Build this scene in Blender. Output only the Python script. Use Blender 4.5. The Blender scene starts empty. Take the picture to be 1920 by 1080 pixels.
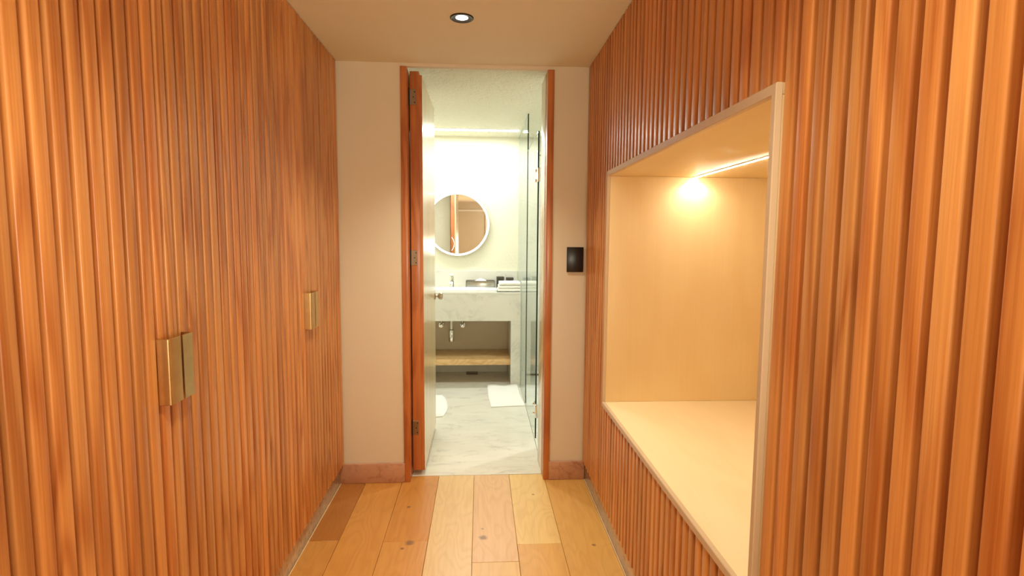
import bpy, bmesh, math, random
from mathutils import Vector, Matrix
random.seed(7)
PI = math.pi
scene = bpy.context.scene
COL = scene.collection

# ------------------------------------------------------------------ camera
cd = bpy.data.cameras.new('camera'); cam = bpy.data.objects.new('camera', cd); COL.objects.link(cam)
cd.sensor_width = 36.0; cd.lens = 1014.0 / 1920.0 * 36.0; cd.clip_start = 0.02
fwd = Vector((-59, -94, 1014)).normalized()
dwn = Vector((-80, 11000, 1014)); up = -(dwn - fwd * dwn.dot(fwd)).normalized()
rgt = fwd.cross(up)                     # world X, Y(depth), Z seen from the camera (x right, y down, z forward)
rows = [Vector((rgt[i], fwd[i], up[i])) for i in range(3)]
M = Matrix((rows[0], -rows[1], -rows[2])).transposed().to_4x4()
M.translation = Vector((0, 0, 1.395))
cam.matrix_world = M
scene.camera = cam

# ------------------------------------------------------------------ world, exposure
scene.view_settings.view_transform = 'Standard'
scene.view_settings.look = 'None'
scene.view_settings.gamma = 1.0
scene.view_settings.use_curve_mapping = False
scene.view_settings.exposure = 0.02
w = bpy.data.worlds.new('world'); scene.world = w; w.use_nodes = True
w.node_tree.nodes['Background'].inputs[0].default_value = (1.0, 0.85, 0.7, 1)
w.node_tree.nodes['Background'].inputs[1].default_value = 0.05

WARM = (1.0, 0.98, 0.76); COOL = (0.95, 1.0, 1.0); LEDC = (1.0, 0.90, 0.66)
def light(name, kind, loc, energy, color, rot=(0, 0, 0), **kw):
    l = bpy.data.lights.new(name, kind); l.energy = energy; l.color = color
    for k, v in kw.items(): setattr(l, k, v)
    o = bpy.data.objects.new(name, l); o.location = loc; o.rotation_euler = rot; COL.objects.link(o)
    return o
# added fill panels for the soft light of the room behind the camera
light('room_fill_light', 'AREA', (1.35, -2.0, 1.1), 22, WARM, (math.radians(102), 0, math.radians(30)), shape='RECTANGLE', size=0.9, size_y=1.1)
light('room_fill_light', 'AREA', (-1.75, -2.1, 1.1), 20, WARM, (math.radians(102), 0, math.radians(-38)), shape='RECTANGLE', size=0.9, size_y=1.1)
light('hall_downlight_beam', 'SPOT', (-0.081, 2.40, 2.31), 66, WARM, spot_size=math.radians(104), spot_blend=1.0, shadow_soft_size=0.03)
light('hall_downlight_beam', 'SPOT', (-0.081, 0.55, 2.31), 44, WARM, spot_size=math.radians(130), spot_blend=0.6, shadow_soft_size=0.03)
light('room_fill_light', 'SPOT', (0.5, -1.7, 1.2), 140, WARM, (math.radians(104), 0, math.radians(7)), spot_size=math.radians(62), spot_blend=1.0, shadow_soft_size=0.2)  # added unseen spot, lifts the hall ceiling and upper end wall
light('room_fill_light', 'POINT', (1.4, -2.5, 1.8), 42, (1.0, 0.96, 0.86), shadow_soft_size=0.15)  # added unseen point light, brightens the rear wall in the mirror
# bathroom
light('bath_line_beam', 'AREA', (-0.31, 5.22, 2.395), 18, COOL, shape='RECTANGLE', size=1.35, size_y=0.05)
light('bath_downlight_beam', 'SPOT', (-0.35, 4.15, 2.39), 38, COOL, spot_size=math.radians(150), spot_blend=0.8, shadow_soft_size=0.05)
light('shower_downlight_beam', 'SPOT', (1.12, 3.98, 2.39), 46, COOL, spot_size=math.radians(140), spot_blend=0.5, shadow_soft_size=0.03)

# ------------------------------------------------------------------ materials
def mat(name):
    m = bpy.data.materials.new(name); m.use_nodes = True
    nt = m.node_tree; return m, nt, nt.nodes['Principled BSDF']
def N(nt, t, **kw):
    n = nt.nodes.new(t)
    for k, v in kw.items(): setattr(n, k, v)
    return n
def math_(nt, op, a, b=None, c=None):
    n = N(nt, 'ShaderNodeMath', operation=op)
    for i, v in enumerate((a, b, c)):
        if v is None: continue
        if isinstance(v, (int, float)): n.inputs[i].default_value = v
        else: nt.links.new(v, n.inputs[i])
    return n.outputs[0]
def mixc(nt, f, a, b, mode='MIX'):
    n = N(nt, 'ShaderNodeMix', data_type='RGBA', blend_type=mode)
    for s, v in ((0, f), (6, a), (7, b)):
        if isinstance(v, (int, float)): n.inputs[s].default_value = v
        elif isinstance(v, tuple): n.inputs[s].default_value = v
        else: nt.links.new(v, n.inputs[s])
    return n.outputs[2]
def c4(c): return (c[0], c[1], c[2], 1)
def srgb(r, g, b):
    f = lambda v: (v / 255 / 12.92) if v / 255 <= 0.04045 else ((v / 255 + 0.055) / 1.055) ** 2.4
    return (f(r), f(g), f(b))
def noise(nt, vec, scale, detail=3, rough=0.55, dist=0.0):
    n = N(nt, 'ShaderNodeTexNoise'); n.inputs['Scale'].default_value = scale
    n.inputs['Detail'].default_value = detail; n.inputs['Roughness'].default_value = rough
    n.inputs['Distortion'].default_value = dist
    if vec is not None: nt.links.new(vec, n.inputs['Vector'])
    return n.outputs['Fac']
def ramp(nt, f, stops):
    n = N(nt, 'ShaderNodeValToRGB'); nt.links.new(f, n.inputs[0])
    e = n.color_ramp.elements
    while len(e) < len(stops): e.new(0.5)
    for i, (p, c) in enumerate(stops): e[i].position = p; e[i].color = c4(c) if len(c) == 3 else c
    return n.outputs['Color']

def wood(name, light_c, dark_c, axis='Z', rings=9.0, ring_amt=0.5, rough=0.38, use_objcol=False,
         coat=0.25, fibre=0.5, knots=(), across=1.0, along=0.06, bump=0.15):
    m, nt, b = mat(name)
    tc = N(nt, 'ShaderNodeTexCoord'); oi = N(nt, 'ShaderNodeObjectInfo')
    off = N(nt, 'ShaderNodeCombineXYZ')
    for i, k in enumerate((13.7, 7.3, 29.1)): nt.links.new(math_(nt, 'MULTIPLY', oi.outputs['Random'], k), off.inputs[i])
    add = N(nt, 'ShaderNodeVectorMath', operation='ADD'); nt.links.new(tc.outputs['Object'], add.inputs[0]); nt.links.new(off.outputs[0], add.inputs[1])
    def mapped(s, l):
        mp = N(nt, 'ShaderNodeMapping'); nt.links.new(add.outputs[0], mp.inputs[0])
        sc = {'X': (l, s, s), 'Y': (s, l, s), 'Z': (s, s, l)}[axis]
        mp.inputs['Scale'].default_value = sc; return mp.outputs[0]
    big = noise(nt, mapped(6 * across, 6 * along * 8), 1.0, 2, 0.5, 0.3)
    ring = math_(nt, 'SINE', math_(nt, 'MULTIPLY', big, rings * 6.283))
    ring = math_(nt, 'MULTIPLY_ADD', ring, 0.5, 0.5)
    ring = math_(nt, 'POWER', ring, 2.2)
    fine = noise(nt, mapped(260, 4.0), 1.0, 3, 0.6)
    med = noise(nt, mapped(60, 1.2), 1.0, 3, 0.6)
    f = math_(nt, 'MULTIPLY', ring, ring_amt)
    f = math_(nt, 'ADD', f, math_(nt, 'MULTIPLY', math_(nt, 'SUBTRACT', fine, 0.5), fibre * 1.6))
    f = math_(nt, 'ADD', f, math_(nt, 'MULTIPLY', math_(nt, 'SUBTRACT', med, 0.5), 1.1 * fibre))
    f = math_(nt, 'ADD', f, 0.15)
    n = N(nt, 'ShaderNodeClamp'); nt.links.new(f, n.inputs[0]); f = n.outputs[0]
    col = mixc(nt, f, c4(light_c), c4(dark_c))
    if use_objcol: col = mixc(nt, 1.0, col, oi.outputs['Color'], 'MULTIPLY')
    for (kx, ky, kr) in knots:
        d = N(nt, 'ShaderNodeVectorMath', operation='DISTANCE'); nt.links.new(tc.outputs['Object'], d.inputs[0]); d.inputs[1].default_value = (kx, ky, 0)
        wob = math_(nt, 'ADD', d.outputs['Value'], math_(nt, 'MULTIPLY', math_(nt, 'SUBTRACT', noise(nt, tc.outputs['Object'], 90, 2), 0.5), kr * 1.3))
        r = N(nt, 'ShaderNodeMapRange'); nt.links.new(wob, r.inputs[0])
        r.inputs[1].default_value = kr * 0.7; r.inputs[2].default_value = kr * 1.6; r.inputs[3].default_value = 0.75; r.inputs[4].default_value = 0
        col = mixc(nt, r.outputs[0], col, c4(srgb(120, 84, 64)))
    nt.links.new(col, b.inputs['Base Color'])
    b.inputs['Roughness'].default_value = rough
    b.inputs['Coat Weight'].default_value = coat; b.inputs['Coat Roughness'].default_value = 0.22
    bp = N(nt, 'ShaderNodeBump'); bp.inputs['Strength'].default_value = bump; bp.inputs['Distance'].default_value = 0.0008
    nt.links.new(fine, bp.inputs['Height']); nt.links.new(bp.outputs[0], b.inputs['Normal'])
    return m

def plaster(name, col, rough=0.85, scale=25, strength=0.15, dist=0.003, var=0.04):
    m, nt, b = mat(name); tc = N(nt, 'ShaderNodeTexCoord')
    n1 = noise(nt, tc.outputs['Object'], scale, 4, 0.6); n2 = noise(nt, tc.outputs['Object'], 1.6, 3)
    d = tuple(v * (1 - 2 * var) for v in col)
    nt.links.new(mixc(nt, n2, c4(col), c4(d)), b.inputs['Base Color']); b.inputs['Roughness'].default_value = rough
    bp = N(nt, 'ShaderNodeBump'); bp.inputs['Strength'].default_value = strength; bp.inputs['Distance'].default_value = dist
    nt.links.new(n1, bp.inputs['Height']); nt.links.new(bp.outputs[0], b.inputs['Normal'])
    return m

def marble(name, base, vein, rough=0.25, scale=2.2, amt=0.5, rnd=True):
    m, nt, b = mat(name); tc = N(nt, 'ShaderNodeTexCoord'); oi = N(nt, 'ShaderNodeObjectInfo')
    mp = N(nt, 'ShaderNodeMapping'); nt.links.new(tc.outputs['Object'], mp.inputs[0])
    mp.inputs['Rotation'].default_value = (0.5, 0.4, 0.6); mp.inputs['Scale'].default_value = (1, 2.2, 1.4)
    if rnd:
        off = N(nt, 'ShaderNodeCombineXYZ'); nt.links.new(math_(nt, 'MULTIPLY', oi.outputs['Random'], 11.0), off.inputs[0]); nt.links.new(off.outputs[0], mp.inputs['Location'])
    n1 = noise(nt, mp.outputs[0], scale, 6, 0.62, 1.2)
    v = math_(nt, 'ABSOLUTE', math_(nt, 'SUBTRACT', n1, 0.5))
    v = ramp(nt, v, [(0.0, (1, 1, 1)), (0.035, (0.25, 0.25, 0.25)), (0.12, (0, 0, 0))])
    n2 = noise(nt, mp.outputs[0], scale * 0.6, 5, 0.6, 0.5)
    cl = ramp(nt, n2, [(0.35, (0, 0, 0)), (0.7, (1, 1, 1))])
    brk = ramp(nt, noise(nt, mp.outputs[0], scale * 1.7, 3), [(0.45, (0, 0, 0)), (0.65, (1, 1, 1))])
    f = math_(nt, 'ADD', math_(nt, 'MULTIPLY', math_(nt, 'MULTIPLY', v, brk), amt), math_(nt, 'MULTIPLY', cl, amt * 0.35))
    nt.links.new(mixc(nt, f, c4(base), c4(vein)), b.inputs['Base Color']); b.inputs['Roughness'].default_value = rough
    return m

def plain(name, col, rough=0.5, metal=0.0, var=0.0, vscale=30, **kw):
    m, nt, b = mat(name); b.inputs['Metallic'].default_value = metal; b.inputs['Roughness'].default_value = rough
    if var:
        tc = N(nt, 'ShaderNodeTexCoord'); n = noise(nt, tc.outputs['Object'], vscale, 4, 0.6)
        nt.links.new(mixc(nt, n, c4(tuple(v * (1 + var) for v in col)), c4(tuple(v * (1 - var) for v in col))), b.inputs['Base Color'])
    else: b.inputs['Base Color'].default_value = c4(col)
    for k, v in kw.items(): b.inputs[k].default_value = v
    return m
def emit(name, col, s):
    m, nt, b = mat(name); b.inputs['Base Color'].default_value = c4(col); b.inputs['Emission Color'].default_value = c4(col); b.inputs['Emission Strength'].default_value = s
    return m
def thin_glass(name, tint, refl=0.45):
    m, nt, b = mat(name); nt.nodes.remove(b)
    t = N(nt, 'ShaderNodeBsdfTransparent'); t.inputs[0].default_value = c4(tint)
    g = N(nt, 'ShaderNodeBsdfGlossy'); g.inputs['Roughness'].default_value = 0.0
    fr = N(nt, 'ShaderNodeFresnel'); fr.inputs[0].default_value = 1.45
    mx = N(nt, 'ShaderNodeMixShader'); nt.links.new(math_(nt, 'MULTIPLY', fr.outputs[0], refl), mx.inputs[0])
    nt.links.new(t.outputs[0], mx.inputs[1]); nt.links.new(g.outputs[0], mx.inputs[2])
    nt.links.new(mx.outputs[0], nt.nodes['Material Output'].inputs[0]); return m

OAK = wood('red_oak_slat', srgb(228, 160, 92), srgb(182, 104, 48), 'Z', along=0.012, rings=8, ring_amt=0.55, rough=0.36, use_objcol=True, coat=0.28, fibre=0.8)
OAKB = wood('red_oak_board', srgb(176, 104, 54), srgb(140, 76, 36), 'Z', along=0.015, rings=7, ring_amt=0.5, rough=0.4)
FRAMEOAK = wood('orange_oak', srgb(212, 130, 72), srgb(166, 86, 40), 'Z', along=0.02, rings=7, ring_amt=0.5, rough=0.35)
LEAFOAK = wood('pale_oak_veneer', srgb(236, 214, 170), srgb(205, 176, 125), 'Z', along=0.012, rings=5, ring_amt=0.3, rough=0.24, coat=0.5, fibre=0.35, bump=0.02)
SHELFOAK = wood('shelf_oak', srgb(236, 196, 138), srgb(206, 156, 96), 'X', rings=8, ring_amt=0.5, rough=0.4)
FLOORM = wood('plank_oak', srgb(255, 250, 232), srgb(226, 204, 168), 'Y', along=0.03, rings=14, ring_amt=0.22, rough=0.34, use_objcol=True, coat=0.15, fibre=0.4,
              knots=[(-0.322, 2.385, 0.016), (-0.35, 2.34, 0.007), (0.015, 2.413, 0.015), (0.012, 2.49, 0.005), (-0.37, 2.72, 0.008), (0.29, 2.83, 0.006), (0.52, 2.33, 0.008)])
PLY = wood('maple_ply_side', srgb(250, 226, 180), srgb(236, 198, 142), 'Z', rings=2.5, ring_amt=0.16, rough=0.5, coat=0.05, fibre=0.2, across=0.7, along=0.03, bump=0.05)
PLYH = wood('maple_ply_flat', srgb(250, 228, 186), srgb(238, 204, 152), 'Y', rings=2.5, ring_amt=0.16, rough=0.5, coat=0.05, fibre=0.2, across=0.7, along=0.03, bump=0.05)
HALLP = plaster('hall_paint', srgb(244, 230, 206), scale=60, strength=0.08)
CEILP = plaster('hall_ceiling_paint', srgb(246, 234, 206), scale=40, strength=0.05)
BATHP = plaster('bath_wall_paint', srgb(240, 236, 212), scale=45, strength=0.4, dist=0.006, var=0.02)
BATHC = plaster('bath_ceiling_plaster', srgb(248, 243, 222), scale=38, strength=1.0, dist=0.03, var=0.03)
REARP = plaster('rear_wall_paint', srgb(214, 204, 186), scale=40, strength=0.05)
WHITEP = plaster('white_trim_paint', srgb(240, 238, 232), scale=40, strength=0.05)
MARB = marble('white_marble', srgb(234, 231, 218), srgb(160, 158, 150), 0.22, 3.0, 0.32)
MARBF = marble('floor_marble', srgb(236, 231, 216), srgb(166, 162, 150), 0.2, 3.2, 0.42)
TRAV = marble('travertine', srgb(214, 164, 132), srgb(164, 108, 80), 0.3, 6.0, 0.7)
PLINTH = marble('plinth_travertine', srgb(222, 190, 160), srgb(130, 98, 76), 0.14, 16.0, 1.0)
BRASS = plain('aged_brass', srgb(214, 188, 136), 0.33, 1.0, 0.22, 22)
CHROME = plain('chrome', (0.82, 0.82, 0.80), 0.08, 1.0)
NICKEL = plain('satin_nickel', srgb(190, 176, 156), 0.3, 1.0)
STEEL = plain('hinge_steel', srgb(150, 132, 112), 0.38, 1.0, 0.1)
DARK = plain('dark_bronze', srgb(46, 42, 40), 0.35, 0.6)
BLACK = plain('black_plastic', srgb(26, 20, 18), 0.3, 0.0)
BOXM = plain('charcoal_card', srgb(74, 66, 54), 0.6, 0, 0.1)
CERAM = plain('white_ceramic', srgb(248, 248, 246), 0.12)
TOWEL = plaster('white_towel', srgb(246, 243, 232), rough=1.0, scale=300, strength=0.6, dist=0.002, var=0.01)
CLOTH = plaster('bath_mat_cotton', srgb(248, 246, 238), rough=1.0, scale=260, strength=0.5, dist=0.002, var=0.01)
TISS = plain('tissue', srgb(250, 250, 250), 0.9)
MIRR = plain('mirror_silver', (0.9, 0.9, 0.89), 0.005, 1.0)
GLASS = thin_glass('clear_glass', (0.90, 0.965, 0.93))
GEDGE = plain('glass_edge_green', srgb(18, 52, 44), 0.1)
GEDGE2 = plain('glass_edge_pale', srgb(190, 214, 200), 0.15)
SMOKE = plain('tissue_box_metal', srgb(170, 168, 158), 0.22, 0.9, 0.08)
GROUT = plain('dark_gap', srgb(60, 45, 32), 0.9)
LENS = emit('downlight_lens', (1, 0.97, 0.92), 5)
LEDM = emit('led_strip_glow', LEDC, 125)
BLINE = emit('bath_line_glow', COOL, 8)
RING = emit('mirror_ring_glow', (1, 1, 1), 2.2)
MARK = emit('mirror_mark_glow', (1, 0.97, 0.93), 1.6)

# ------------------------------------------------------------------ mesh helpers
def build(name, bm, m, parent=None, smooth=False):
    me = bpy.data.meshes.new(name); bm.normal_update(); bm.to_mesh(me); bm.free()
    mats = m if isinstance(m, (list, tuple)) else [m]
    for x in mats: me.materials.append(x)
    if smooth:
        for p in me.polygons: p.use_smooth = True
        me.set_sharp_from_angle(angle=math.radians(38))
    o = bpy.data.objects.new(name, me); COL.objects.link(o)
    if parent: o.parent = parent
    return o
def box(bm, x0, x1, y0, y1, z0, z1, bev=0.0, seg=2):
    v = [bm.verts.new(p) for p in ((x0, y0, z0), (x1, y0, z0), (x1, y1, z0), (x0, y1, z0), (x0, y0, z1), (x1, y0, z1), (x1, y1, z1), (x0, y1, z1))]
    fs = [bm.faces.new([v[i] for i in q]) for q in ((3, 2, 1, 0), (4, 5, 6, 7), (0, 1, 5, 4), (1, 2, 6, 5), (2, 3, 7, 6), (3, 0, 4, 7))]
    if bev:
        es = list({e for f in fs for e in f.edges})
        bmesh.ops.bevel(bm, geom=es, offset=bev, segments=seg, profile=0.5, affect='EDGES')
    return bm
def nb(): return bmesh.new()
def boxo(name, x0, x1, y0, y1, z0, z1, m, parent=None, bev=0.0, seg=2):
    return build(name, box(nb(), x0, x1, y0, y1, z0, z1, bev, seg), m, parent, smooth=bev > 0)
def prism(bm, pts, a, b, axis='Z'):
    """extrude a closed 2D outline from a to b along axis"""
    def P(u, v, t): return {'Z': (u, v, t), 'Y': (u, t, v), 'X': (t, u, v)}[axis]
    A = [bm.verts.new(P(u, v, a)) for u, v in pts]; B = [bm.verts.new(P(u, v, b)) for u, v in pts]
    n = len(pts)
    for i in range(n): bm.faces.new((A[i], A[(i + 1) % n], B[(i + 1) % n], B[i]))
    bm.faces.new(A[::-1]); bm.faces.new(B)
    bmesh.ops.recalc_face_normals(bm, faces=bm.faces[:]); return bm
def lathe(bm, prof, seg=32, loc=(0, 0, 0), axis='Z'):
    def P(r, t, a):
        c, s = math.cos(a) * r, math.sin(a) * r
        q = {'Z': (c, s, t), 'Y': (c, t, s), 'X': (t, c, s)}[axis]
        return (q[0] + loc[0], q[1] + loc[1], q[2] + loc[2])
    rows = [[bm.verts.new(P(r, t, 2 * PI * k / seg)) for k in range(seg)] for r, t in prof]
    for a, b in zip(rows, rows[1:]):
        for k in range(seg): bm.faces.new((a[k], a[(k + 1) % seg], b[(k + 1) % seg], b[k]))
    if prof[0][0] > 1e-6: bm.faces.new(rows[0])
    if prof[-1][0] > 1e-6: bm.faces.new(rows[-1][::-1])
    bmesh.ops.remove_doubles(bm, verts=bm.verts[:], dist=1e-6)
    bmesh.ops.recalc_face_normals(bm, faces=bm.faces[:]); return bm
def tube(bm, pts, r, seg=10):
    pts = [Vector(p) for p in pts]; rows = []
    for i, p in enumerate(pts):
        t = (pts[min(i + 1, len(pts) - 1)] - pts[max(i - 1, 0)]).normalized()
        a = t.orthogonal().normalized() if i == 0 else (rows_a - t * rows_a.dot(t)).normalized()
        rows_a = a; b = t.cross(a)
        rows.append([bm.verts.new(p + (a * math.cos(2 * PI * k / seg) + b * math.sin(2 * PI * k / seg)) * r) for k in range(seg)])
    for a, b in zip(rows, rows[1:]):
        for k in range(seg): bm.faces.new((a[k], a[(k + 1) % seg], b[(k + 1) % seg], b[k]))
    bm.faces.new(rows[0][::-1]); bm.faces.new(rows[-1])
    bmesh.ops.recalc_face_normals(bm, faces=bm.faces[:]); return bm
def tag(o, label, cat=None, group=None):
    o['label'] = label
    if cat: o['category'] = cat
    if group: o['group'] = group
    return o
def thing(name, label, cat, loc=(0, 0, 0), group=None):
    o = bpy.data.objects.new(name, None); o.empty_display_size = 0.05; COL.objects.link(o); o.location = loc
    return tag(o, label, cat, group)
def struct(o, label=None):
    o['kind'] = 'structure'
    if label: o['label'] = label
    return o
def structe(name, label):
    o = bpy.data.objects.new(name, None); o.empty_display_size = 0.05; COL.objects.link(o); return struct(o, label)

H = 2.325; BH = 2.41; XL = -0.765; XR = 0.59; YE = 3.02
# ------------------------------------------------------------------ setting: hall
bm = nb(); box(bm, -0.95, 1.6, -0.95, YE + 0.03, H, H + 0.14)
struct(build('ceiling', bm, CEILP), 'smooth cream plaster ceiling over the slatted corridor')
# end wall with door opening
bm = nb()
box(bm, -0.95, -0.432, YE, YE + 0.26, 0, H); box(bm, 0.401, 1.6, YE, YE + 0.26, 0, H); box(bm, -0.95, -0.432, YE + 0.0305, YE + 0.26, H, BH); box(bm, 0.401, 1.45, YE + 0.0305, YE + 0.26, H, BH); box(bm, -0.432, 0.401, YE, YE + 0.03, 2.308, H)
struct(build('wall_back', bm, HALLP), 'cream painted end wall around the bathroom doorway')
struct(boxo('baseboard_left', XL - 0.035, -0.428, YE - 0.018, YE - 0.001, 0.0, 0.113, TRAV, bev=0.003), 'travertine baseboard left of the doorway')
struct(boxo('baseboard_right', 0.397, XR + 0.015, YE - 0.018, YE - 0.001, 0.0, 0.108, TRAV, bev=0.003), 'travertine baseboard right of the doorway')
# hall floor of planks
fl = structe('floor', 'oak plank floor of the corridor')
boxo('floor_bed', -0.85, 0.66, -0.9, 3.1, -0.05, -0.014, GROUT, fl)
seams = [-0.80, -0.65, -0.445, -0.24, -0.035, 0.170, 0.375, 0.603]
joints = {0: [-0.2, 1.2, 2.42], 1: [0.4, 1.9], 2: [-0.1, 1.2, 2.40], 3: [0.3, 1.75], 4: [0.1, 1.0, 2.22], 5: [-0.3, 1.1, 2.35], 6: [0.5, 1.6], 7: [0.9]}
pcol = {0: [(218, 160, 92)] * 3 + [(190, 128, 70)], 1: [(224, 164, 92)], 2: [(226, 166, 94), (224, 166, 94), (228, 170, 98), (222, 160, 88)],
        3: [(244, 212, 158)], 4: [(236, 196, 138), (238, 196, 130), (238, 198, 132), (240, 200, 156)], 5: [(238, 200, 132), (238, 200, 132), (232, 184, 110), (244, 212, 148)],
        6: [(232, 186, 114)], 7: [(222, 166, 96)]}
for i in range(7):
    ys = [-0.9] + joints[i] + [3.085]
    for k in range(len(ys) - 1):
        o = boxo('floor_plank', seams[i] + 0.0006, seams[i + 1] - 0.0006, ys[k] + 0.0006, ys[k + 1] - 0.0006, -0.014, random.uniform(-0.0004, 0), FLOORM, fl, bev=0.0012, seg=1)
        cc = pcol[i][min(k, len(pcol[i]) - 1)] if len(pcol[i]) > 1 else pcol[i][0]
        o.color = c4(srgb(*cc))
boxo('caulk_line', -0.7878, -0.7845, -0.88, 3.0, 0.0001, 0.0035, plain('caulk', srgb(244, 220, 180), 0.5), fl)
boxo('caulk_line', 0.6025, 0.6058, -0.88, 3.0, 0.0001, 0.0035, bpy.data.materials['caulk'], fl)
# bedroom shell behind the camera (seen in the mirror)
struct(boxo('floor_bedroom', -2.2, 2.4, -3.6, -0.9, -0.05, 0.0, plain('bedroom_oak', srgb(226, 176, 110), 0.4, 0, 0.08, 4)), 'oak floor of the room behind')
struct(boxo('ceiling_bedroom', -2.2, 2.4, -3.6, -0.95, H, H + 0.1, CEILP), 'plaster ceiling of the room behind')
struct(boxo('wall_front', -2.2, 2.4, -3.7, -3.6, 0, H + 0.1, REARP), 'grey beige wall at the far end behind')
struct(boxo('wall_bedroom_left', -2.3, -2.2, -3.6, -0.9, 0, H + 0.1, REARP), 'beige side wall of the room behind')
struct(boxo('wall_bedroom_right', 2.4, 2.5, -3.6, -0.9, 0, H + 0.1, REARP), 'beige side wall of the room behind')
bm = nb(); box(bm, -2.3, -0.80, -0.95, -0.88, 0, H + 0.1); box(bm, 0.63, 2.5, -0.95, -0.88, 0, H + 0.1)
struct(build('wall_bedroom_back', bm, HALLP), 'painted wall around the corridor mouth')
bm = nb(); box(bm, -1.3, 0.19, -3.6, -3.57, 2.10, 2.15, 0.004); box(bm, 0.13, 0.19, -3.6, -3.57, 0, 2.10, 0.004)
struct(build('trim_1', bm, WHITEP), 'white trim framing the rear wall')
vt = thing('ceiling_vent', 'slatted air vent in the ceiling seen in the mirror', 'vent', (0, -3.0, H))
bm = nb(); box(bm, -0.62, 0.42, -0.22, -0.20, -0.012, 0.0); box(bm, -0.62, 0.42, 0.20, 0.22, -0.012, 0.0); box(bm, -0.62, -0.60, -0.2, 0.2, -0.012, 0.0); box(bm, 0.40, 0.42, -0.2, 0.2, -0.012, 0.0)
build('vent_frame', bm, WHITEP, vt)
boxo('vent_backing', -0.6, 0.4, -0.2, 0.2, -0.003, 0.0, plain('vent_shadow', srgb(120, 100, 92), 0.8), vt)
for k in range(13):
    boxo('vent_slat', -0.6, 0.4, -0.19 + k * 0.03, -0.176 + k * 0.03, -0.010, -0.003, plain('vent_white', srgb(226, 212, 204), 0.6) if k == 0 else bpy.data.materials['vent_white'], vt)

# ------------------------------------------------------------------ slats
PITL = 0.0469; PITR = 0.0475
def slat_profile():
    """half profile: flat face 28 mm, rounded shoulders, 38 mm root, 16 mm deep. (along, out)"""
    r = 0.0048; h = 0.0170; f = h - r; d = 0.020
    pts = [(-h, 0), (-h, d - r * 1.2)]
    for k in range(1, 4):
        a = PI / 2 * k / 4; pts.append((-f - r * math.cos(a), d - r * 1.2 + r * 1.2 * math.sin(a)))
    pts.append((-f, d)); q = [(-x, y) for x, y in pts[::-1]]
    return pts + q
PROF = slat_profile()
SLATM = {}
def slat_mesh(z0, z1, side):
    key = (round(z0, 3), round(z1, 3), side)
    if key not in SLATM:
        bm = nb(); prism(bm, [((y if side < 0 else -y), x) for x, y in PROF], 0, z1 - z0, 'Z')   # local: x out of wall, y along
        me = bpy.data.meshes.new('slat'); bm.to_mesh(me); bm.free(); me.materials.append(OAK)
        for p in me.polygons: p.use_smooth = True
        me.set_sharp_from_angle(angle=math.radians(30))
        SLATM[key] = me
    return SLATM[key]
def slat_color():
    t = random.random(); v = random.uniform(0.82, 1.06)
    a, b = (1.0, 1.0, 1.0), (1.0, 0.88, 0.74)
    return (v * (a[0] + (b[0] - a[0]) * t), v * (a[1] + (b[1] - a[1]) * t), v * (a[2] + (b[2] - a[2]) * t), 1)
def slat(side, y, z0, z1, parent):
    o = bpy.data.objects.new('slat', slat_mesh(z0, z1, side)); COL.objects.link(o)
    o.location = ((XL - 0.020) if side < 0 else (XR + 0.020), y, z0); o.parent = parent; o.color = slat_color(); return o

# left: wardrobe doors
YC0 = 0.9155
def centre(k): return YC0 + PITL * k
def gap(k): return centre(k) + PITL / 2
struct(boxo('wall_left', -0.95, -0.80, -0.88, YE, 0.0, H, HALLP), 'wall behind the wardrobe fronts')
struct(boxo('baseboard_wardrobe', -0.80, -0.788, -0.88, YE - 0.018, 0.0, 0.119, PLINTH, bev=0.001), 'polished stone plinth under the wardrobe doors')
ZS = 0.122; ZT = H - 0.004
doors = [(-15, -3, None, 'slatted oak wardrobe door beside the camera, cut by the left picture edge'),
         (-2, 9, 'far', 'nearest full slatted oak wardrobe door, carrying the left half of the near brass pull'),
         (10, 21, 'near', 'second slatted oak wardrobe door, carrying the right half of the near brass pull'),
         (22, 32, 'far', 'third slatted oak wardrobe door, carrying the left half of the far brass pull'),
         (33, 44, 'near', 'slatted oak wardrobe door against the end wall, carrying the right half of the far pull')]
def pull(side, yseam, parent):
    """bent brass plate: a flange out from the door at the outer side and a plate parallel to the door reaching the seam"""
    x0, x1 = XL + 0.0005, XL + 0.030; t = 0.003
    s = -1 if side == 'far' else 1            # 'far': pull sits on the near side of the seam
    wdt = 0.050 if side == 'far' else 0.050
    ya = yseam + s * 0.0045; yb = ya + s * wdt
    r = 0.006
    out = [(x0, yb)]
    for k in range(5):
        a = PI / 2 * k / 4; out.append((x1 - r + r * math.sin(a), yb - s * r + s * r * math.cos(a)))
    out += [(x1, ya), (x1 - t, ya)]
    for k in range(4, -1, -1):
        a = PI / 2 * k / 4; rr = r - t; out.append((x1 - r + rr * math.sin(a), yb - s * r + s * rr * math.cos(a)))
    out += [(x0, yb - s * t)]
    bm = nb(); prism(bm, out, 0.99, 1.15, 'Z')
    bmesh.ops.bevel(bm, geom=[e for e in bm.edges if abs(e.verts[0].co.z - e.verts[1].co.z) < 1e-6], offset=0.0006, segments=1, affect='EDGES')
    return build('handle', bm, BRASS, parent, smooth=True)
for (a, b, hs, lab) in doors:
    ya = gap(a - 1) + 0.0012; yb = min(gap(b) - 0.0012, YE - 0.002)
    d = thing('wardrobe_door', lab, 'wardrobe door', (0, 0, 0), 'slatted wardrobe doors of the left wall')
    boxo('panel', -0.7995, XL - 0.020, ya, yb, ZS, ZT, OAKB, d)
    for k in range(a, b + 1):
        if centre(k) + 0.0168 < YE - 0.001: slat(-1, centre(k), ZS, ZT, d)
    if hs == 'far': tag(pull('far', gap(b), d), 'aged brass bent plate pull')
    if hs == 'near': tag(pull('near', gap(a - 1), d), 'aged brass bent plate pull')

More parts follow.
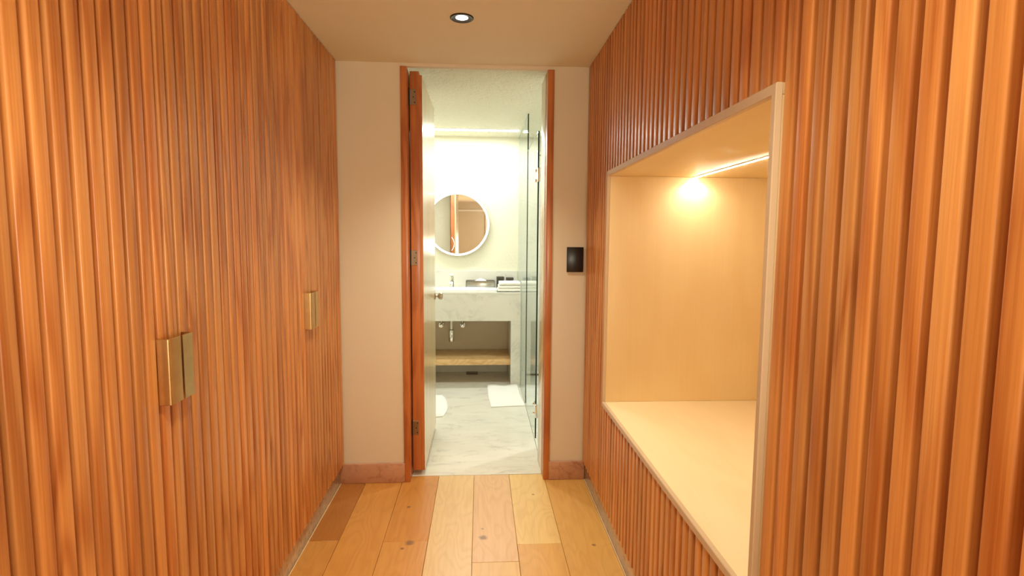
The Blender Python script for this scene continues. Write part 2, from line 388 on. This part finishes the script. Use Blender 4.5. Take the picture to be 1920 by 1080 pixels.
# right: slatted wall with the niche hole
NY0, NY1, NZ0, NZ1 = 1.058, 2.482, 0.603, 1.703
wr = structe('wall_right', 'slatted oak wall around the lit niche')
XB = XR + 0.020
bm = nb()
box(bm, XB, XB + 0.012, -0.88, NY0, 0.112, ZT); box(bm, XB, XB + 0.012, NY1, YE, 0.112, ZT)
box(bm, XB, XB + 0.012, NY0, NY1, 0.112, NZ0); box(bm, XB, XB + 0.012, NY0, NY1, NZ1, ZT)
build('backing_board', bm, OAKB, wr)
box_x = XB + 0.014
bm = nb(); box(bm, 0.66, 1.6, -0.88, 1.03, 0, H); box(bm, 0.66, 1.6, 2.51, YE, 0, H); build('wall_core', bm, HALLP, wr)
struct(boxo('baseboard_hall_right', 0.606, 0.620, -0.88, YE - 0.018, 0.0, 0.110, PLINTH, bev=0.001), 'polished stone plinth under the right slats')
for k in range(-43, 39):
    y = 0.989 - PITR * k
    if y > YE - 0.02 or y < -0.86: continue
    if NY0 - 0.012 < y < NY1 + 0.012:
        slat(1, y, 0.116, NZ0 - 0.001, wr); slat(1, y, NZ1 + 0.001, ZT, wr)
    else: slat(1, y, 0.116, ZT, wr)
# niche
ni = thing('wall_niche', 'pale plywood lined seating niche set in the right slatted wall', 'niche', (0.9, 1.77, NZ0))
def rel(o, p): o.matrix_parent_inverse = Matrix.Translation(-p.location); return o
XF = 0.5905; XK = 1.47
rel(boxo('seat_panel', XF, XK, NY0, NY1, NZ0, 0.626, PLYH, ni, bev=0.002), ni)
rel(boxo('ceiling_panel', XF, XK, NY0, NY1, 1.680, NZ1, PLYH, ni, bev=0.002), ni)
rel(boxo('side_panel', XF, XK, NY0, NY0 + 0.018, 0.6262, 1.6798, PLY, ni, bev=0.002), ni)
rel(boxo('side_panel', XF, XK, NY1 - 0.012, NY1, 0.6262, 1.6798, PLY, ni, bev=0.002), ni)
rel(boxo('back_panel', XK - 0.015, XK, NY0 + 0.0182, NY1 - 0.0122, 0.6262, 1.6798, PLY, ni), ni)
EDGEM = wood('ply_edge_band', srgb(216, 190, 158), srgb(198, 168, 134), 'Z', along=0.03, rings=2, ring_amt=0.15, rough=0.5, coat=0.05, fibre=0.3)
bm = nb()                               # one mitred edge frame standing 13 mm proud of the slats
def ring(x, o, t0, t1, tb, tt): return ([bm.verts.new(p) for p in ((x, NY0 + o, NZ0 + o), (x, NY1 - o, NZ0 + o), (x, NY1 - o, NZ1 - o), (x, NY0 + o, NZ1 - o))],
                                        [bm.verts.new(p) for p in ((x, NY0 + t0 - o, NZ0 + tb - o), (x, NY1 - t1 + o, NZ0 + tb - o), (x, NY1 - t1 + o, NZ1 - tt + o), (x, NY0 + t0 - o, NZ1 - tt + o))])
fr_r = [ring(0.5902, 0.0, 0.018, 0.012, 0.023, 0.023), ring(0.579, 0.0, 0.018, 0.012, 0.023, 0.023), ring(0.577, 0.002, 0.018, 0.012, 0.023, 0.023)]
for k in range(4):
    q = (k + 1) % 4
    for a, b in zip(fr_r, fr_r[1:]):
        bm.faces.new((a[0][k], a[0][q], b[0][q], b[0][k])); bm.faces.new((a[1][q], a[1][k], b[1][k], b[1][q]))
    bm.faces.new((fr_r[0][0][k], fr_r[0][0][q], fr_r[0][1][q], fr_r[0][1][k])); bm.faces.new((fr_r[-1][0][q], fr_r[-1][0][k], fr_r[-1][1][k], fr_r[-1][1][q]))
bmesh.ops.recalc_face_normals(bm, faces=bm.faces[:])
tag(rel(build('edge_frame', bm, EDGEM, ni), ni), 'greyish tan edge frame')
ls = thing('led_strip_light', 'glowing thin LED strip light recessed in the niche ceiling', 'light', (0.98, 1.77, 1.68))
boxo('channel', -0.007, 0.007, -0.66, 0.695, -0.003, -0.0005, WHITEP, ls)
boxo('diffuser', -0.0032, 0.0032, -0.655, 0.692, -0.005, -0.0031, LEDM, ls, bev=0.0005, seg=1)
light('led_end_fill', 'SPOT', (0.98, 2.435, 1.668), 1.15, LEDC, spot_size=math.radians(150), spot_blend=0.5, shadow_soft_size=0.006)  # extra spot added to strengthen the bright patch at the strip's end

# ------------------------------------------------------------------ hall fittings
def downlight(loc, lab, d=0.05):
    t = thing('downlight', lab, 'light', loc, 'recessed ceiling downlights')
    build('trim_ring', lathe(nb(), [(0.040 * d / 0.05, 0.0), (0.050 * d / 0.05, 0.0), (0.050 * d / 0.05, -0.003), (0.047 * d / 0.05, -0.005), (0.040 * d / 0.05, -0.004), (0.040 * d / 0.05, 0.0)], 40), DARK, t, True)
    build('baffle', lathe(nb(), [(0.027 * d / 0.05, -0.0004), (0.0395 * d / 0.05, -0.0038), (0.0395 * d / 0.05, -0.0002), (0.027 * d / 0.05, -0.0002)], 40), plain('baffle_grey', srgb(96, 94, 92), 0.5, 0.3), t, True)
    build('lens', lathe(nb(), [(0.0, -0.0015), (0.025 * d / 0.05, -0.0014), (0.0268 * d / 0.05, -0.0006), (0.0268 * d / 0.05, -0.0001)], 32), LENS, t, True)
    return t
downlight((-0.081, 2.40, H), 'round dark-rimmed downlight glowing in the hall ceiling')
sw = thing('wall_switch', 'black rectangular wall control panel right of the doorway', 'switch', (0.53, YE, 1.277))
boxo('back_plate', -0.045, 0.045, -0.006, -0.0005, -0.068, 0.068, BLACK, sw)
boxo('glass_plate', -0.047, 0.047, -0.012, -0.0062, -0.070, 0.070, BLACK, sw, bev=0.0015)

# door 1
d1 = structe('door_1', 'oak bathroom door standing open in its frame')
FY0, FY1 = YE - 0.012, YE + 0.27
bm = nb(); box(bm, -0.4315, -0.398, FY0, FY1, 0.0, 2.306, 0.002)
fr = build('door_jamb', bm, FRAMEOAK, d1, True)
bm = nb(); box(bm, 0.364, 0.400, FY0, FY0 + 0.075, 0.0, 2.306, 0.002)
build('door_jamb', bm, FRAMEOAK, d1, True)
bm = nb(); box(bm, 0.362, 0.400, FY0 + 0.0755, FY1, 0.0, 2.306, 0.001)
tag(build('door_jamb', bm, LEAFOAK, d1, True), 'pale oak reveal of the right jamb')
LY0, LY1 = 3.092, 3.88
bm = nb(); box(bm, -0.391, -0.341, LY0, LY1, 0.034, 2.304, 0.0015); leaf = build('door_leaf', bm, FRAMEOAK, d1, True)
bm = nb(); box(bm, -0.3408, -0.3235, LY0 + 0.0015, LY1, 0.034, 2.283, 0.0)
# outer veneered face with shallow vertical grooves
lp = build('leaf_face', bm, LEAFOAK, leaf)
tag(lp, 'glossy pale veneer face turned to the room')
bm = nb(); box(bm, -0.3408, -0.3240, LY0, LY0 + 0.0013, 0.034, 2.283); build('edge_band', bm, FRAMEOAK, leaf)
for z in (0.29, 1.28, 2.165):
    hg = build('hinge', box(nb(), -0.392, -0.358, LY0 - 0.0025, LY0 - 0.0002, z - 0.042, z + 0.042, 0.0008, 1), STEEL, leaf)
    bm = nb()
    lathe(bm, [(0.0, -0.045), (0.0045, -0.045), (0.0045, 0.045), (0.0, 0.045)], 12, (-0.395, LY0 - 0.003, z))
    for dz in (-0.028, 0.0, 0.028): lathe(bm, [(0.0, -0.0012), (0.0035, -0.0008), (0.0035, 0.0)], 10, (-0.372 + (0.008 if dz else 0), LY0 - 0.0026, z + dz), 'Y')
    build('hinge_pin', bm, DARK, leaf)
kb = nb(); lathe(kb, [(0.0, 0.0), (0.027, 0.0), (0.027, 0.004), (0.023, 0.008), (0.010, 0.010), (0.009, 0.022), (0.019, 0.028), (0.026, 0.040), (0.025, 0.052), (0.015, 0.058), (0.0, 0.059)], 28, (-0.3230, 3.815, 0.985), 'X')
tag(build('door_knob', kb, NICKEL, leaf, True), 'round satin nickel knob')

# ------------------------------------------------------------------ bathroom shell
BH = 2.41; BY = 5.58; GX = 0.385
struct(boxo('wall_bathroom_left', -1.15, -1.05, YE + 0.26, BY + 0.1, 0, BH, BATHP), 'cream plaster side wall of the bathroom')
struct(boxo('wall_bathroom_back', -1.15, GX + 0.012, BY, BY + 0.1, 0, BH, BATHP), 'cream textured wall behind the round mirror')
struct(boxo('wall_shower_back', GX + 0.012, 1.35, BY, BY + 0.1, 0, BH, MARB), 'marble back wall of the shower')
struct(boxo('wall_shower_right', 1.35, 1.45, YE + 0.26, BY + 0.1, 0, BH, MARB), 'marble side wall of the shower')
struct(boxo('wall_shower_front', 0.405, 1.35, YE + 0.275, 3.50, 0, BH, MARB), 'marble stub wall beside the shower door')
struct(boxo('wall_bathroom_front', -1.15, -0.433, YE + 0.261, YE + 0.275, 0, BH, BATHP), 'cream plaster on the bathroom side of the doorway')
struct(boxo('ceiling_bathroom', -1.15, 1.45, YE + 0.0305, BY + 0.1, BH, BH + 0.1, BATHC), 'rough white plaster ceiling of the bathroom')
fb = structe('floor_bathroom', 'pale veined marble slab floor of the bathroom')
boxo('slab_bed', -1.15, 1.45, 3.086, BY + 0.1, -0.06, -0.02, GROUT, fb)
for (x0, x1, ys) in ((-1.05, 0.378, [3.282, 3.98, 4.737, BY]), (0.380, 1.35, [3.282, 4.30, BY])):
    for a, b in zip(ys, ys[1:]): boxo('marble_slab', x0, x1 - 0.0007, a + 0.0007, b, -0.02, 0.0, MARBF, fb, bev=0.0008, seg=1)
boxo('threshold_slab', -0.398, 0.364, 3.0865, 3.281, -0.02, 0.001, MARBF, fb, bev=0.0012, seg=1)

# vanity
VX0 = -1.05; VX1 = 0.378; VY = 5.05; VZ = 0.885
va = thing('vanity', 'veined white marble vanity with open shelf under the round mirror', 'vanity', (-0.3, 5.3, 0.0))
def V(name, *a, **k): return rel(boxo(name, *a, **k), va)
bmv = nb(); box(bmv, VX0, VX1, VY, BY - 0.001, VZ - 0.02, VZ, 0.001, 1)
rel(build('countertop', bmv, MARB, va), va)
V('apron', VX0, VX1, VY, VY + 0.02, 0.615, VZ - 0.0205, MARB, parent=va)
V('side_leg', 0.288, VX1, VY + 0.0005, VY + 0.02, 0.0, 0.6145, MARB, parent=va)
V('side_panel', 0.288, 0.300, VY + 0.021, BY - 0.002, 0.001, 0.86, MARB, parent=va)
V('side_cheek', VX1 - 0.012, VX1, VY + 0.021, BY - 0.002, 0.001, 0.86, MARB, parent=va)
V('backsplash', VX0, VX1, BY - 0.022, BY - 0.001, VZ + 0.0005, 1.058, MARB, parent=va, bev=0.001, seg=1)
tag(V('shelf', VX0, 0.2875, VY + 0.025, BY - 0.03, 0.187, 0.243, SHELFOAK, parent=va, bev=0.002), 'thick pale oak shelf')
V('base_strip', VX0, 0.2875, BY - 0.02, BY - 0.001, 0.001, 0.075, MARB, parent=va)
V('under_wall', VX0, 0.2875, BY - 0.012, BY - 0.001, 0.076, 0.86, plaster('niche_paint', srgb(226, 208, 180)), parent=va)
# basin
def oval(cx, cy, a, b, n, z, e=2.6):
    r = []
    for k in range(n):
        t = 2 * PI * k / n; c, s = math.cos(t), math.sin(t)
        r.append((cx + a * math.copysign(abs(c) ** (2 / e), c), cy + b * math.copysign(abs(s) ** (2 / e), s), z))
    return r
bm = nb(); n = 48; cx, cy = -0.24, 5.205
rings = [oval(cx, cy, 0.40, 0.135, n, VZ + 0.0005, 9), oval(cx, cy, 0.40, 0.135, n, VZ + 0.022, 9), oval(cx, cy, 0.395, 0.130, n, VZ + 0.026, 9),
         oval(cx, cy, 0.235, 0.108, n, VZ + 0.026), oval(cx, cy, 0.225, 0.100, n, VZ + 0.020), oval(cx, cy, 0.17, 0.07, n, VZ + 0.006, 2.2), oval(cx, cy, 0.03, 0.03, n, VZ + 0.003, 2)]
R_ = [[bm.verts.new(p) for p in r] for r in rings]
for a, b in zip(R_, R_[1:]):
    for k in range(n): bm.faces.new((a[k], a[(k + 1) % n], b[(k + 1) % n], b[k]))
bm.faces.new(R_[-1]); bm.faces.new(R_[0][::-1]); bmesh.ops.recalc_face_normals(bm, faces=bm.faces[:])
tag(rel(build('basin', bm, CERAM, va, True), va), 'white ceramic basin rim')
# faucet
fa = thing('faucet', 'chrome single lever faucet behind the white basin', 'faucet', (-0.285, 5.43, VZ + 0.0006))
build('body', lathe(nb(), [(0.0, 0.0), (0.026, 0.0), (0.026, 0.006), (0.021, 0.010), (0.021, 0.115), (0.018, 0.122), (0.0, 0.123)], 24), CHROME, fa, True)
bm = nb(); prism(bm, [(-0.005, 0.075), (-0.135, 0.060), (-0.138, 0.072), (-0.132, 0.078), (-0.005, 0.100)], -0.014, 0.014, 'X'); build('spout', bm, CHROME, fa)
bm = nb(); prism(bm, [(0.018, 0.124), (-0.018, 0.124), (-0.075, 0.146), (-0.077, 0.153), (-0.02, 0.146), (0.018, 0.142)], -0.016, 0.016, 'X'); build('lever', bm, CHROME, fa)
# mirror
mi = thing('round_mirror', 'round mirror with a glowing white ring on the bathroom wall', 'mirror', (-0.232, BY - 0.001, 1.532))
build('frame', lathe(nb(), [(0.0, 0.0), (0.300, 0.0), (0.300, -0.026), (0.321, -0.030), (0.323, -0.030), (0.323, -0.036), (0.0, -0.036)], 96, (0, 0, 0), 'Y'), NICKEL, mi, True)
build('mirror_glass', lathe(nb(), [(0.0, -0.0366), (0.3, -0.0366), (0.3, -0.0362), (0.0, -0.0362)], 96, (0, 0, 0), 'Y'), MIRR, mi)
build('light_ring', lathe(nb(), [(0.301, -0.0362), (0.3185, -0.0362), (0.3185, -0.0372), (0.301, -0.0372), (0.301, -0.0362)], 96, (0, 0, 0), 'Y'), RING, mi)
build('touch_button', lathe(nb(), [(0.0, -0.0370), (0.007, -0.0370), (0.007, -0.0367), (0.0, -0.0367)], 20, (0.0, 0, -0.195), 'Y'), MARK, mi)
bm = nb(); tube(bm, [(-0.075 + 0.10 * math.cos(a) - 0.06, -0.038, -0.20 + 0.10 * math.sin(a)) for a in [math.radians(-42 + 84 * k / 12) for k in range(13)]], 0.0022, 6)  # thin glowing arc on the mirror beside the button
build('arc_mark', bm, MARK, mi)
# tissue box
tb = thing('tissue_box', 'rectangular metal tissue box on the marble counter', 'tissue box', (0.0, 5.42, VZ + 0.0005))
bm = nb(); box(bm, -0.143, 0.143, -0.065, 0.065, 0.0, 0.078, 0.002); build('box_body', bm, SMOKE, tb, True)
bm = nb()
for x in (-0.1445, 0.1385): box(bm, x, x + 0.006, -0.0665, -0.0605, 0.0, 0.084)
box(bm, -0.1445, 0.1445, -0.0665, -0.0605, 0.079, 0.085); box(bm, -0.1445, 0.1445, -0.0665, -0.0605, 0.0, 0.004)
for y in (-0.06, 0.0605):
    pass
box(bm, -0.1445, 0.1445, 0.0605, 0.0665, 0.079, 0.085); box(bm, -0.1445, -0.1385, -0.06, 0.06, 0.079, 0.085); box(bm, 0.1385, 0.1445, -0.06, 0.06, 0.079, 0.085)
build('box_frame', bm, plain('box_edge', srgb(112, 108, 96), 0.3, 0.8), tb)
bm = nb(); g = 8; P = []
for i in range(g + 1):
    row = []
    for j in range(g + 1):
        u, v = i / g - 0.5, j / g - 0.5
        row.append(bm.verts.new((u * 0.11 + 0.008 * math.sin(j), v * 0.05, 0.079 + 0.026 * max(0, math.cos(u * PI)) * max(0, math.cos(v * PI)) + 0.004 * math.sin(7 * u + 5 * v))))
    P.append(row)
for i in range(g):
    for j in range(g): bm.faces.new((P[i][j], P[i + 1][j], P[i + 1][j + 1], P[i][j + 1]))
o = build('tissue', bm, TISS, tb, True); md = o.modifiers.new('t', 'SOLIDIFY'); md.thickness = 0.0015
# amenity boxes
for x0, x1, h, lab in ((0.165, 0.238, 0.118, 'taller dark charcoal box behind the folded towels'), (0.262, 0.334, 0.110, 'shorter dark charcoal box behind the towels, next to the glass')):
    t = thing('amenity_box', lab, 'box', ((x0 + x1) / 2, 5.49, VZ + 0.0005)); wd = (x1 - x0) / 2
    build('carton', box(nb(), -wd, wd, -0.04, 0.04, 0, h - 0.022, 0.002, 1), BOXM, t, True)
    build('lid', box(nb(), -wd - 0.0015, wd + 0.0015, -0.0415, 0.0415, h - 0.0215, h, 0.002, 1), BOXM, t, True)
# towels
def towel_mesh(wx, wy, h, seed):
    bm = nb(); rd = h / 2; pts = []
    rng = random.Random(seed)
    # folded cloth: two layers meeting in a round fold to the front
    prof = []
    for k in range(9):
        a = PI / 2 + PI * k / 8; prof.append((-wy / 2 + rd + rd * math.cos(a), rd + rd * math.sin(a)))
    prof = [(wy / 2, h)] + prof + [(wy / 2, 0), (wy / 2, h * 0.46), (wy * 0.1, h * 0.48), (wy * 0.1, h * 0.52), (wy / 2, h * 0.54)]
    n = 10; rows = []
    for i in range(n + 1):
        x = -wx / 2 + wx * i / n; e = 1 - 0.10 * (abs(2 * i / n - 1) ** 6)
        rows.append([bm.verts.new((x, y, z * e + 0.0008 * math.sin(i * 1.7 + seed))) for y, z in prof])
    m_ = len(prof)
    for a, b in zip(rows, rows[1:]):
        for k in range(m_): bm.faces.new((a[k], b[k], b[(k + 1) % m_], a[(k + 1) % m_]))
    bm.faces.new(rows[0]); bm.faces.new(rows[-1][::-1]); bmesh.ops.recalc_face_normals(bm, faces=bm.faces[:])
    return bm
tz = VZ + 0.006
for i, (lab, wx, hh) in enumerate((('bottom folded white towel of the counter stack', 0.215, 0.026), ('middle folded white towel of the counter stack', 0.208, 0.026), ('top folded white towel of the counter stack', 0.20, 0.031))):
    t = build('folded_towel', towel_mesh(wx, 0.20, hh, i), TOWEL, None, True); t.location = (0.272 + 0.004 * i - 0.002, 5.19 + 0.004 * i, tz); tz += hh + 0.0022
    tag(t, lab, 'towel', 'folded white towels on the vanity')
# plumbing
bt = thing('bottle_trap', 'chrome bottle trap drain pipe hanging under the basin', 'drain pipe', (-0.287, 5.36, 0.36))
build('trap_cup', lathe(nb(), [(0.0, 0.0), (0.024, 0.0), (0.026, 0.006), (0.026, 0.118), (0.022, 0.124), (0.0, 0.125)], 24), CHROME, bt, True)
build('drain_tube', lathe(nb(), [(0.0, 0.1255), (0.016, 0.1255), (0.016, 0.50), (0.0, 0.50)], 20), CHROME, bt, True)
build('outlet_pipe', tube(nb(), [(0, 0.027, 0.09), (0, 0.12, 0.09), (0, 0.205, 0.09)], 0.014, 14), CHROME, bt, True)
for x, lab in ((-0.400, 'chrome angle valve left of the bottle trap'), (-0.183, 'chrome angle valve right of the bottle trap')):
    t = thing('angle_valve', lab, 'valve', (x, 5.5, 0.50), 'angle valves under the basin')
    build('wall_flange', lathe(nb(), [(0.0, 0.066), (0.03, 0.066), (0.026, 0.056), (0.010, 0.052), (0.010, 0.0), (0.0, 0.0)], 20, (0, 0, 0), 'Y'), CHROME, t, True)
    build('valve_knob', lathe(nb(), [(0.0, -0.001), (0.012, -0.001), (0.022, -0.012), (0.022, -0.026), (0.010, -0.03), (0.0, -0.03)], 18, (0, 0, 0), 'Y'), CHROME, t, True)
    build('hose', tube(nb(), [(0, 0.02, 0.011), (0, 0.018, 0.05), (0.01, -0.005, 0.15), (0.03, -0.03, 0.32)], 0.006, 10), CHROME, t, True)
oc = thing('floor_outlet_cover', 'small rectangular metal cover under the oak shelf', 'outlet cover', (-0.085, 5.50, 0.001))
boxo('cover_plate', -0.055, 0.055, -0.035, 0.035, 0.0, 0.006, plain('cover_grey', srgb(150, 132, 110), 0.4, 0.3), oc, bev=0.001, seg=1)
bm = nb(); box(bm, -0.058, 0.058, -0.039, -0.0355, 0, 0.008); box(bm, -0.058, 0.058, 0.0355, 0.039, 0, 0.008); box(bm, -0.058, -0.0555, -0.035, 0.035, 0, 0.008); box(bm, 0.0555, 0.058, -0.035, 0.035, 0, 0.008)
build('cover_frame', bm, plain('cover_edge', srgb(96, 78, 62), 0.5), oc)

# bath mats
def mat_mesh(corners, h, wav, seed, nx=24, ny=24, rc=0.0):
    """soft quad of cloth lying on the floor; corners near-left, near-right, far-right, far-left"""
    bm = nb(); A, B, C_, D = [Vector((x, y, 0)) for x, y in corners]; rng = random.Random(seed); top = []; bot = []
    for j in range(ny + 1):
        rt, rb = [], []
        for i in range(nx + 1):
            u, v = i / nx, j / ny
            if rc:                                # squircle mapping rounds the corners
                a, b = 2 * u - 1, 2 * v - 1
                uu = a * math.sqrt(1 - rc * b * b / 2); vv = b * math.sqrt(1 - rc * a * a / 2); u2, v2 = (uu + 1) / 2, (vv + 1) / 2
            else: u2, v2 = u, v
            p = A.lerp(B, u2).lerp(D.lerp(C_, u2), v2)
            p.y += wav * math.sin(u * 5.2 + seed) * (v ** 3) ; p.x += wav * 0.35 * math.sin(v * 6 + seed)
            ed = min(u, 1 - u, v, 1 - v) * 2; k = min(1, ed * 12) ** 0.5
            zt = h * (0.35 + 0.65 * k) + 0.003 * math.sin(9 * u + 4 * v + seed) * k
            rt.append(bm.verts.new((p.x, p.y, zt))); rb.append(bm.verts.new((p.x, p.y, 0.0)))
        top.append(rt); bot.append(rb)
    for j in range(ny):
        for i in range(nx):
            bm.faces.new((top[j][i], top[j][i + 1], top[j + 1][i + 1], top[j + 1][i])); bm.faces.new((bot[j][i], bot[j + 1][i], bot[j + 1][i + 1], bot[j][i + 1]))
    per = [(0, i) for i in range(nx)] + [(j, nx) for j in range(ny)] + [(ny, nx - i) for i in range(nx)] + [(ny - j, 0) for j in range(ny)]
    for k in range(len(per)):
        a, b = per[k], per[(k + 1) % len(per)]; bm.faces.new((bot[a[0]][a[1]], bot[b[0]][b[1]], top[b[0]][b[1]], top[a[0]][a[1]]))
    bmesh.ops.recalc_face_normals(bm, faces=bm.faces[:]); return bm
o = build('bath_mat', mat_mesh([(0.088, 4.36), (0.372, 4.39), (0.350, 5.02), (0.060, 5.02)], 0.016, 0.012, 2.2), CLOTH, None, True); o.location.z = 0.001
tag(o, 'white cotton bath mat on the marble in front of the vanity leg', 'bath mat')
o = build('rounded_bath_mat', mat_mesh([(-0.85, 4.10), (-0.255, 4.10), (-0.285, 4.70), (-0.85, 4.74)], 0.022, 0.008, 0.6, rc=0.45), CLOTH, None, True); o.location.z = 0.001
tag(o, 'white mat with rounded corners, half hidden behind the open door', 'bath mat')

# ------------------------------------------------------------------ shower glass
def pane(name, lab, x, y0, y1, z0, z1, cat):
    t = thing(name, lab, cat, (x, (y0 + y1) / 2, z0)); h = (y1 - y0) / 2; Z = z1 - z0; tk = 0.005
    bm = nb(); vs = [bm.verts.new(p) for p in ((0, -h, 0), (0, h, 0), (0, h, Z), (0, -h, Z))]; bm.faces.new(vs)
    build('glass_pane', bm, GLASS, t)
    bm = nb()
    box(bm, -tk, tk, -h - 0.0015, -h, 0, Z)
    tag(build('glass_edge', bm, GEDGE, t), 'dark green polished edge')
    bm = nb(); box(bm, -tk * 0.5, tk * 0.5, -h, h, Z, Z + 0.0015)
    tag(build('glass_edge', bm, GEDGE2, t), 'pale green polished top edge'); return t
pane('shower_screen', 'tall fixed clear glass screen beside the marble vanity', GX, 4.47, BY - 0.003, 0.002, BH - 0.012, 'shower screen')
sd = pane('shower_door', 'clear glass shower door with chrome hinges beside the doorway', GX - 0.002, 3.63, 4.462, 0.012, 2.10, 'shower door')
for zc in (0.22, 1.81):
    hg = build('glass_hinge', box(nb(), -0.010, 0.010, -0.475, -0.375, zc - 0.012 - 0.045, zc - 0.012 + 0.045, 0.002), CHROME, sd, True)
    for dz in (-0.033, 0.033):
        s_ = build('screw_cap', lathe(nb(), [(0.0, -0.022), (0.010, -0.020), (0.012, -0.0105), (0.0, -0.0105)], 16, (0, -0.40, zc - 0.012 + dz), 'X'), CHROME, hg, True)
sh = thing('rain_shower', 'small chrome rain shower on the marble back wall', 'shower', (0.60, BY - 0.001, 2.26))
build('wall_flange', lathe(nb(), [(0.0, 0.0), (0.03, 0.0), (0.03, -0.006), (0.0, -0.008)], 20, (0, 0, 0), 'Y'), CHROME, sh, True)
build('arm', tube(nb(), [(0, -0.008, 0), (0, -0.10, 0.0), (0, -0.30, -0.01), (0, -0.34, -0.03)], 0.010, 12), CHROME, sh, True)
build('spray_plate', lathe(nb(), [(0.0, -0.03), (0.012, -0.032), (0.09, -0.045), (0.09, -0.055), (0.0, -0.056)], 32, (0, -0.34, 0)), CHROME, sh, True)
dr = thing('floor_drain', 'linear metal floor drain inside the shower', 'drain', (0.56, 5.42, 0.0005))
build('drain_frame', box(nb(), -0.10, 0.12, -0.03, 0.03, 0, 0.004), STEEL, dr)
bm = nb()
for k in range(7): box(bm, -0.09 + k * 0.029, -0.075 + k * 0.029, -0.024, 0.024, 0.0042, 0.0055)
build('grate', bm, DARK, dr)
# bathroom lamps
bl = thing('linear_ceiling_light', 'bright linear light across the bathroom ceiling before the mirror wall', 'light', (-0.33, 5.22, BH))
boxo('housing', -0.71, 0.70, -0.035, 0.035, -0.004, -0.0005, WHITEP, bl)
boxo('diffuser', -0.70, 0.69, -0.03, 0.03, -0.008, -0.0042, BLINE, bl, bev=0.001, seg=1)
